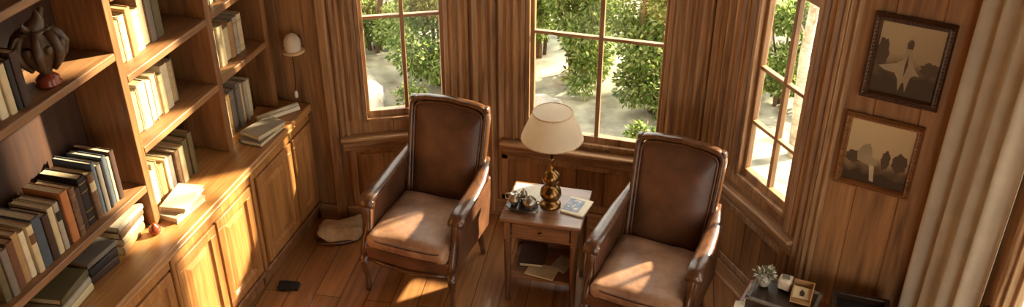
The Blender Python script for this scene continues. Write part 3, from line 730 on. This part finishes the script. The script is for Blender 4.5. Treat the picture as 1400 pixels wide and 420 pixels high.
# ---------------------------------------------------------------- floor items
mb = MB(); mb.pad((0, 0, .052), (.15, .095, .05), .045, 12, puff=(0, 0, .012), wob=.03, seed=4)
for v in mb.b.verts: v.co.z = max(v.co.z, .001)
bg = thing('canvas_pouch', 'crumpled pale canvas pouch lying on the floor beside the cabinets', 'pouch', (-2.60, 4.90, 0), .45)
mb.build('pouch_body', M['bag'], bg)
mb = MB(); mb.tube([(-.17, -.02, .012), (-.15, -.085, .014), (-.05, -.105, .016), (.05, -.10, .014), (.13, -.06, .012), (.165, .0, .016)], [.008, .012, .014, .013, .011, .007], 8); mb.build('dark_hem', M['walnut'], bg)
mb = MB(); mb.pad((0, 0, .012), (.07, .038, .012), .011, 10, wob=.016, seed=9)
for v in mb.b.verts: v.co.z = max(v.co.z, .001)
tag(mb.build('dark_sock', M['black'], loc=(-2.70, 4.29, 0), rotz=.25), 'crumpled black sock lying on the floor before the cabinet plinth', 'sock')

# ---------------------------------------------------------------- framed pictures
def picture(s0, s1, z0, z1, fw, fm, label, kind):
    c = F_pic.a + F_pic.d * ((s0 + s1) / 2)
    r = thing('framed_picture', label, 'picture', (c.x, c.y, (z0 + z1) / 2), F_pic.rz, 'framed pictures on the boarded wall')
    r.location += F_pic.n * .002
    w, h = s1 - s0, z1 - z0
    mb = MB(); segs = [(0, .004), (.0, .022), (.25, .034), (.5, .028), (.75, .030), (1.0, .012), (1.0, .004)]
    def ring(t, o): e = t * fw; return [(-w / 2 + e, -o, -h / 2 + e), (w / 2 - e, -o, -h / 2 + e), (w / 2 - e, -o, h / 2 - e), (-w / 2 + e, -o, h / 2 - e)]
    vs = [[mb.b.verts.new(p) for p in ring(t, o)] for t, o in segs]
    for A, B in zip(vs, vs[1:] + vs[:1]):
        for k in range(4): mb.b.faces.new((A[k], A[(k + 1) % 4], B[(k + 1) % 4], B[k]))
    f = mb.build('frame', M[fm], r)
    mb = MB()
    n = 22 if kind == 0 else 18
    for k in range(n):
        x = -w / 2 + fw * .45 + (w - fw * .9) * k / (n - 1)
        for z in (-h / 2 + fw * .45, h / 2 - fw * .45): mb.pad((x, -.031, z), (.006, .004, .005), .0038, 3)
    for k in range(n):
        z = -h / 2 + fw * .45 + (h - fw * .9) * k / (n - 1)
        for x in (-w / 2 + fw * .45, w / 2 - fw * .45): mb.pad((x, -.031, z), (.006, .004, .005), .0038, 3)
    mb.build('frame_beading', M[fm], f)
    iw, ih = w / 2 - fw + .002, h / 2 - fw + .002
    mb = MB(); mb.box((0, -.006, 0), (iw * 2, .006, ih * 2))
    pr = mb.build('print', PRINT[0 if kind == 0 else 5], r)
    def lay(name, pts, o, m):
        q = MB(); q.prism([(max(-iw, min(iw, x * iw)), -.009 - o, max(-ih, min(ih, z * ih))) for x, z in pts], (0, -.0008, 0)); q.build(name, PRINT[m], pr)
    if kind == 0:
        lay('dark_tree', blob(-.82, .12, .2, .42, sd=1), .000, 1)
        lay('dark_tree', blob(.72, -.12, .28, .2, sd=2), .000, 1)
        lay('pale_monument', [(-.1, -.86), (-.2, -.5), (-.32, -.36), (-.62, -.34), (-.86, -.24), (-.6, -.16), (-.3, -.08), (-.13, .08), (-.1, .3), (-.11, .5), (-.04, .62), (.05, .62), (.11, .5), (.1, .3), (.16, .06), (.26, -.14), (.46, -.34), (.3, -.34), (.2, -.42), (.12, -.86), (.04, -.6), (-.02, -.6)], .002, 3)
        lay('dark_fold', [(-.02, -.45), (-.05, -.1), (.0, .2), (.05, -.1)], .003, 1)
        lay('dark_cap', [(-.09, .36), (-.1, .5), (-.03, .6), (.05, .6), (.1, .5), (.08, .36)], .003, 1)
    else:
        lay('dark_tree', blob(-.74, -.22, .24, .2, sd=1), .000, 1)
        lay('dark_tree', blob(.26, -.12, .14, .3, sd=4), .000, 1)
        lay('dark_tree', blob(.7, -.12, .24, .3, sd=3), .000, 1)
        lay('pale_cottage', [(-.6, -.3), (-.64, -.05), (-.5, .2), (-.3, .3), (-.2, .10), (-.16, -.1), (.0, -.2), (.04, -.34), (-.2, -.4)], .002, 3)
        lay('pale_path', [(-.2, -.38), (-.04, -.38), (.03, -.9), (-.1, -.88)], .002, 4)
    return r
def artwork(name, sky, mid, low, split):
    """faded sepia landscape: pale sky, hazy middle, dark land"""
    m, nt, p = newmat(name); tc = N(nt, 'ShaderNodeTexCoord'); sx = N(nt, 'ShaderNodeSeparateXYZ'); nt.links.new(tc.outputs['Object'], sx.inputs[0])
    no = N(nt, 'ShaderNodeTexNoise'); no.inputs['Scale'].default_value = 14; no.inputs['Detail'].default_value = 5; nt.links.new(tc.outputs['Object'], no.inputs['Vector'])
    a = N(nt, 'ShaderNodeMath', operation='MULTIPLY_ADD'); nt.links.new(no.outputs['Fac'], a.inputs[0]); a.inputs[1].default_value = .13; nt.links.new(sx.outputs['Z'], a.inputs[2])
    b = N(nt, 'ShaderNodeMath', operation='MULTIPLY_ADD'); nt.links.new(a.outputs[0], b.inputs[0]); b.inputs[1].default_value = 2.6; b.inputs[2].default_value = .36
    r = N(nt, 'ShaderNodeValToRGB'); e = r.color_ramp.elements; e[0].position = split - .14; e[0].color = low; e[1].position = 1; e[1].color = sky
    q = e.new(split); q.color = mid; q = e.new(split + .16); q.color = tuple(.75 * s_ + .25 * m_ for s_, m_ in zip(sky, mid))
    nt.links.new(b.outputs[0], r.inputs['Fac']); nt.links.new(r.outputs['Color'], p.inputs['Base Color']); p.inputs['Roughness'].default_value = .45; return m
def blob(cx, cz, rx, rz, n=18, w=.16, sd=0):
    return [(cx + rx * math.cos(2 * PI * k / n) * (1 + w * math.sin(3.1 * k + sd)), cz + rz * math.sin(2 * PI * k / n) * (1 + w * math.sin(2.3 * k + sd))) for k in range(n)]
def sepia(name, c): return plain(name, srgb(*c), .5, 0, .16, 9)
PRINT = [artwork('sepia_monument_scene', srgb(170, 150, 112), srgb(98, 82, 56), srgb(56, 46, 32), .42), sepia('sepia_trees', (74, 58, 38)), sepia('sepia_ground', (52, 38, 24)), sepia('sepia_pale', (150, 132, 102)), sepia('sepia_light', (182, 166, 134)),
         artwork('sepia_cottage_scene', srgb(196, 174, 130), srgb(116, 96, 66), srgb(50, 40, 28), .34)]
picture(.137, .510, 1.735, 2.190, .040, 'frame_dark', 'upper dark-framed sepia picture of a pale winged monument', 0)
picture(.100, .482, 1.205, 1.635, .034, 'frame_gilt', 'lower brown-framed sepia picture of a pale cottage among trees', 1)

# ---------------------------------------------------------------- curtain
cu = thing('curtain', 'beige pleated curtain hanging at the corner beside the framed pictures', 'curtain', F_rt.a, F_rt.rz)
def pleat(u, v):
    s = .015 + .55 * u; k = 4.0
    amp = .036 * (.55 + .45 * v) * (1 + .25 * math.sin(11 * u))
    ph = 2 * PI * k * u + .35 * math.sin(2.2 * v + 4 * u)
    s += .018 * math.sin(ph * .5) * v - .02 * v * (1 - u)
    return Vector((s, -(.075 + amp * math.sin(ph) + .012 * math.sin(3 * v + 9 * u)), 3.55 - 3.52 * v))
mb = MB(); mb.grid(pleat, 120, 30); o = mb.build('cloth', M['curtain'], cu)
so = o.modifiers.new('thickness', 'SOLIDIFY'); so.thickness = .003
mb = MB(); mb.tube([(-.0, -.075, 3.58), (2.2, -.075, 3.58)], .014, 12); mb.build('rod', M['brass'], cu)
mb = MB()
for k in range(9): 
    mb.tube([(.03 + .06 * k + .0, -.075 + .02 * math.cos(a), 3.58 + .024 * math.sin(a)) for a in [2 * PI * j / 12 for j in range(13)]], .0025, 6)
mb.build('curtain_rings', M['brass'], cu)
# window catch on the casement behind the curtain
ct = thing('window_catch', 'small dark iron window catch on the frame beside the beige curtain', 'catch', F_rt.a, F_rt.rz)
mb = MB(); mb.box((.60, -.018, 1.06), (.024, .02, .10), .005); mb.build('plate', M['iron'], ct)
mb = MB(); mb.tube([(.60, -.03, 1.06), (.60, -.06, 1.06), (.60, -.07, 1.02)], [.007, .008, .006], 8); mb.build('handle', M['iron'], ct)
mb = MB(); fbox(mb, .50, .60, -.02, .02, 0, ZT, .008); fbox(mb, .595, .63, -.02, .035, 0, ZT, .012); trim(F_rt, mb)

# ---------------------------------------------------------------- low table under the pictures
LT = (.53, 4.19, 0); LA = F_pic.rz; LTZ = .50
lt = thing('low_table', 'low red-brown wooden table below the framed pictures', 'table', LT, LA)
mb = MB(); mb.box((0, 0, LTZ - .014), (.84, .50, .028), .008); mb.build('table_top', M['redwood'], lt)
mb = MB(); 
for a, b, c, d in ((0, .215, .74, .02), (0, -.215, .74, .02), (-.37, 0, .02, .42), (.37, 0, .02, .42)): mb.box((a, b, .435), (c, d, .09))
mb.build('apron', M['redwood'], lt)
for sx in (-1, 1):
    for sy in (-1, 1):
        mb = MB(); mb.tube([(sx * .37, sy * .215, .47), (sx * .37, sy * .215, .3), (sx * .37, sy * .215, .28), (sx * .37, sy * .215, 0)], [.026, .024, .02, .015], 12); mb.build('leg', M['redwood'], lt)
def on_lt(x, y, z=0): 
    c, s = math.cos(LA), math.sin(LA); return (LT[0] + c * x - s * y, LT[1] + s * x + c * y, LTZ + .001 + z)
dc = thing('display_case', 'flat dark display case with a pale top on the low table', 'case', on_lt(-.19, .095), LA)
mb = MB(); mb.box((0, 0, .035), (.36, .24, .07), .006); mb.build('case_body', M['darkwood'], dc)
mb = MB(); 
for a, b, c, d in ((0, .113, .37, .022), (0, -.113, .37, .022), (-.174, 0, .022, .25), (.174, 0, .022, .25)): mb.box((a, b, .077), (c, d, .014), .004)
mb.build('case_rim', M['greycard'], dc)
mb = MB(); mb.box((0, 0, .0725), (.33, .21, .005)); mb.build('case_top', M['darkwood'], dc)
cb = thing('keepsake_box', 'small open cream box with a picture card on the display case', 'box', on_lt(-.10, .105, .086), LA + .1)
mb = MB(); mb.box((0, 0, .004), (.11, .10, .008)); mb.box((0, .048, .045), (.11, .006, .09)); mb.box((-.052, 0, .03), (.006, .09, .06)); mb.box((.052, 0, .045), (.006, .09, .09)); mb.build('box_body', BM['tan'], cb)
mb = MB(); mb.box((0, .0, .04), (.096, .004, .065), 0, RX(-25)); ca = mb.build('picture_card', BM['cream'], cb)
mb = MB(); mb.prism([(-.012, -.006, .02), (.01, -.006, .02), (.014, -.001, .045), (0, .003, .062), (-.012, -.001, .05)], (0, -.004, 0)); mb.build('dark_figure', M['darkwood'], ca)
pb = thing('paper_packet', 'cream paper packet standing behind the keepsake box', 'packet', on_lt(-.208, .155, .086), LA)
mb = MB(); mb.pad((0, 0, .035), (.036, .036, .035), .012, 6, wob=.006, seed=3); mb.build('packet_body', M['white'], pb)
mb = MB(); mb.box((0, 0, .074), (.04, .034, .004), 0, RZ(12)); mb.build('packet_label', M['greycard'], pb)
# dried leaf posy in a pot
po = thing('dried_posy', 'clump of pale grey-green dried leaves in a small pot on the display case', 'dried flowers', on_lt(-.318, .125, .086), LA)
mb = MB(); mb.lathe([(0, 0), (.028, 0), (.036, .04), (.04, .045), (.034, .046), (0, .04)], 18); mb.build('pot', M['porcelain'], po)
mb = MB(); rr = random.Random(11)
for k in range(130):
    d = Vector((rr.gauss(0, 1), rr.gauss(0, 1), rr.uniform(-.2, 1.1))).normalized(); p = Vector((0, 0, .065)) + d * rr.uniform(.02, .065); q = d.cross(Vector((rr.random(), rr.random(), rr.random()))).normalized() * .011; e = d * .016
    vs = [mb.b.verts.new(x) for x in (p - q, p + e * .2 - q * .2 - e, p + q, p + e)]; f = mb.b.faces.new(vs); f.material_index = k % 3 == 0
mb.build('leaves', [M['dial'], M['cloth']], po, fix=False)
mb = MB(); mb.grid(lambda u, v: Vector(((u - .5) * .09, (v - .5) * .16, .002 + .012 * u * v)), 6, 6)
tag(mb.build('paper_note', M['white'], loc=on_lt(-.375, -.06), rotz=LA + .15), 'white paper note on the bare corner of the low table', 'paper')
mb = MB(); mb.prism([(0, -.085, 0), (0, .085, 0), (0, .085, .006), (0, -.085, .006)], (.03, 0, .0)); 
tag(mb.build('ivory_ruler', BM['ivory'], loc=on_lt(-.395, .11, .0), rotz=LA + .1), 'ivory ruler lying between the paper note and the display case', 'ruler')
ff = thing('shadow_box', 'dark framed shadow box lying on the low table against the wall', 'frame', (.765, 4.275, LTZ + .001), -.06)
mb = MB()
for a, b, c, d in ((0, .117, .30, .028), (0, -.117, .30, .028), (-.136, 0, .028, .24), (.136, 0, .028, .24)): mb.box((a, b, .06), (c, d, .12), .006)
mb.build('frame', M['darkwood'], ff)
mb = MB(); mb.box((0, 0, .07), (.262, .222, .02)); mb.build('backing', M['black'], ff)
mb = MB(); mb.pad((.02, -.01, .088), (.05, .03, .008), .007, 6, wob=.008); mb.build('relief', M['dark_brass'], ff)

# ---------------------------------------------------------------- outside
GZ = -.35
mb = MB(); mb.grid(lambda u, v: Vector((-14 + 28 * u, -6 + 33.75 * v, GZ + .12 * mnoise.noise(Vector((u * 14, v * 18, 0))) - .0)), 60, 76)
structure(mb.build('ground', M['ground']), 'pale stony ground outside the bay windows', 'ground')
def leafball(mb, c, rad, n, rr, size):
    for k in range(n):
        d = Vector((rr.gauss(0, 1), rr.gauss(0, 1), rr.gauss(0, 1))).normalized()
        p = c + Vector((d.x * rad[0], d.y * rad[1], d.z * rad[2])) * (rr.random() ** .45)
        ax = (d + Vector((rr.gauss(0, .6), rr.gauss(0, .6), rr.gauss(0, .6) - .3))).normalized(); sd_ = ax.cross(Vector((rr.gauss(0, 1), rr.gauss(0, 1), rr.gauss(0, 1)))).normalized()
        s = size * rr.uniform(.6, 1.3); nrm = ax.cross(sd_) * s * .12
        vs = [mb.b.verts.new(p), mb.b.verts.new(p + ax * s * .5 + sd_ * s * .26 + nrm), mb.b.verts.new(p + ax * s), mb.b.verts.new(p + ax * s * .5 - sd_ * s * .26 + nrm)]
        f = mb.b.faces.new(vs); r_ = rr.random(); f.material_index = 0 if r_ < .5 else (1 if r_ < .78 else 2)
def shrub(name, label, x, y, h, w, n, seed, leaf=.055, bark='bark', stems=4, base=.25, group='shrubs and trees outside', cat='shrub'):
    r = thing(name, label, cat, (x, y, GZ), 0, group); rr = random.Random(seed)
    mb = MB()
    for k in range(stems):
        a = 2 * PI * k / stems + rr.random(); q = w * .45
        mb.tube([(0.04 * math.cos(a), .04 * math.sin(a), -.1), (q * .25 * math.cos(a), q * .25 * math.sin(a), h * .3), (q * .6 * math.cos(a), q * .6 * math.sin(a), h * .62), (q * math.cos(a + .4), q * math.sin(a + .4), h * .9)], [.035 * h / 2, .026 * h / 2, .016 * h / 2, .006], 6)
    mb.build('stems', M[bark], r)
    mb = MB(); blobs = 16
    for k in range(blobs):
        a = rr.uniform(0, 2 * PI); q = rr.uniform(0, w * .42); zz = h * rr.uniform(base, .88)
        leafball(mb, Vector((q * math.cos(a), q * math.sin(a), zz)), (w * .22, w * .22, h * .14), n // blobs, rr, leaf)
    mb.build('foliage', LEAF, r, fix=False)
    return r
def birch(label, x, y, h, seed):
    r = thing('birch_tree', label, 'tree', (x, y, GZ), 0, 'birch trees outside the angled window'); rr = random.Random(seed)
    mb = MB(); lx = rr.uniform(-.06, .06); mb.tube([(0, 0, -.1), (lx, .02, h * .3), (lx * .5, .05, h * .65), (lx * 2, .08, h)], [.055, .045, .035, .015], 10); mb.build('trunk', M['birch'], r)
    mb = MB()
    for k in range(6):
        a = rr.uniform(0, 6.28); z = h * rr.uniform(.3, .85); mb.tube([(lx * .7, .03, z), (.07 * math.cos(a), .07 * math.sin(a), z + .15), (.15 * math.cos(a), .15 * math.sin(a), z + .3)], [.014, .009, .004], 5)
    mb.build('branches', M['birch'], r)
    mb = MB()
    for k in range(6): leafball(mb, Vector((rr.gauss(0, .07), rr.gauss(0, .07), h * rr.uniform(.7, 1.0))), (.13, .13, .2), 120, rr, .05)
    mb.build('foliage', LEAF, r, fix=False)
    return r
shrub('leafy_shrub', 'broad leafy shrub filling the small bay window pane nearest the wide window', -2.98, 8.05, 1.5, 1.0, 9500, 21, base=.08)
shrub('leafy_shrub', 'leafy shrub rising behind the pale boulder outside the small bay window', -3.86, 8.5, 1.6, 1.05, 9500, 22, base=.08)
shrub('leafy_tree', 'far leafy tree behind the shrubs of the small bay window', -3.6, 10.3, 2.4, 1.5, 8000, 28, cat='tree', base=.1)
shrub('leafy_shrub', 'green shrub behind the lampshade outside the wide window', -2.12, 8.85, 1.3, .7, 6500, 23, base=.08)
shrub('leafy_shrub', 'narrow dense shrub just behind the central mullion of the wide window', -1.62, 8.3, 1.5, .8, 7500, 24, base=.08)
shrub('leafy_shrub', 'shrub filling the wide window pane nearest the angled window', -.80, 7.98, 1.6, .85, 9500, 25, base=.08)
shrub('leafy_tree', 'leafy tree standing farther back behind the wide window shrubs', -1.15, 10.1, 2.4, 1.5, 8000, 27, cat='tree', base=.08)
shrub('leafy_tree', 'loose leafy tree with pale foliage seen through the angled window', .85, 9.7, 2.2, 1.0, 6000, 26, cat='tree', base=.1)
shrub('leafy_shrub', 'low leafy plant on the pale ground below the shrubs of the wide window', -.84, 7.2, .28, .24, 420, 29, .045, base=.4)
shrub('leafy_shrub', 'small leafy plant growing beside the boulder outside the small bay window', -2.95, 7.25, .35, .3, 420, 30, .045, base=.4)
shrub('leafy_shrub', 'low green shrub between the pale birch trunks outside the angled window', .34, 8.45, 1.1, .6, 5200, 31, base=.08)
birch('pale birch trunk closest to the hinge side of the angled window', .10, 7.5, 3.0, 41)
birch('slim pale birch behind the mullion of the angled window', .16, 9.4, 3.2, 42)
birch('leaning pale birch farther back beyond the angled window', .50, 7.55, 3.0, 43)
def rock(label, x, y, r, seed):
    mb = MB(); bmesh.ops.create_icosphere(mb.b, subdivisions=4, radius=1)
    for v in mb.b.verts:
        n_ = mnoise.fractal(v.co * 1.4 + Vector((seed, 0, 0)), 1.0, 2.0, 4); v.co = Vector((v.co.x * r[0], v.co.y * r[1], v.co.z * r[2])) * (1 + .28 * n_)
    for f in mb.b.faces: f.smooth = True
    tag(mb.build('boulder', M['rock'], loc=(x, y, GZ + r[2] * .25)), label, 'rock', 'pale rocks outside')
rock('large pale boulder at the foot of the small bay window', -3.66, 7.2, (.46, .36, .32), 3)
rock('pale rock on the ground beyond the lampshade', -1.85, 7.45, (.3, .25, .18), 8)
rock('pale rock on the ground below the tall shrub of the wide window', -.42, 7.2, (.2, .18, .12), 12)
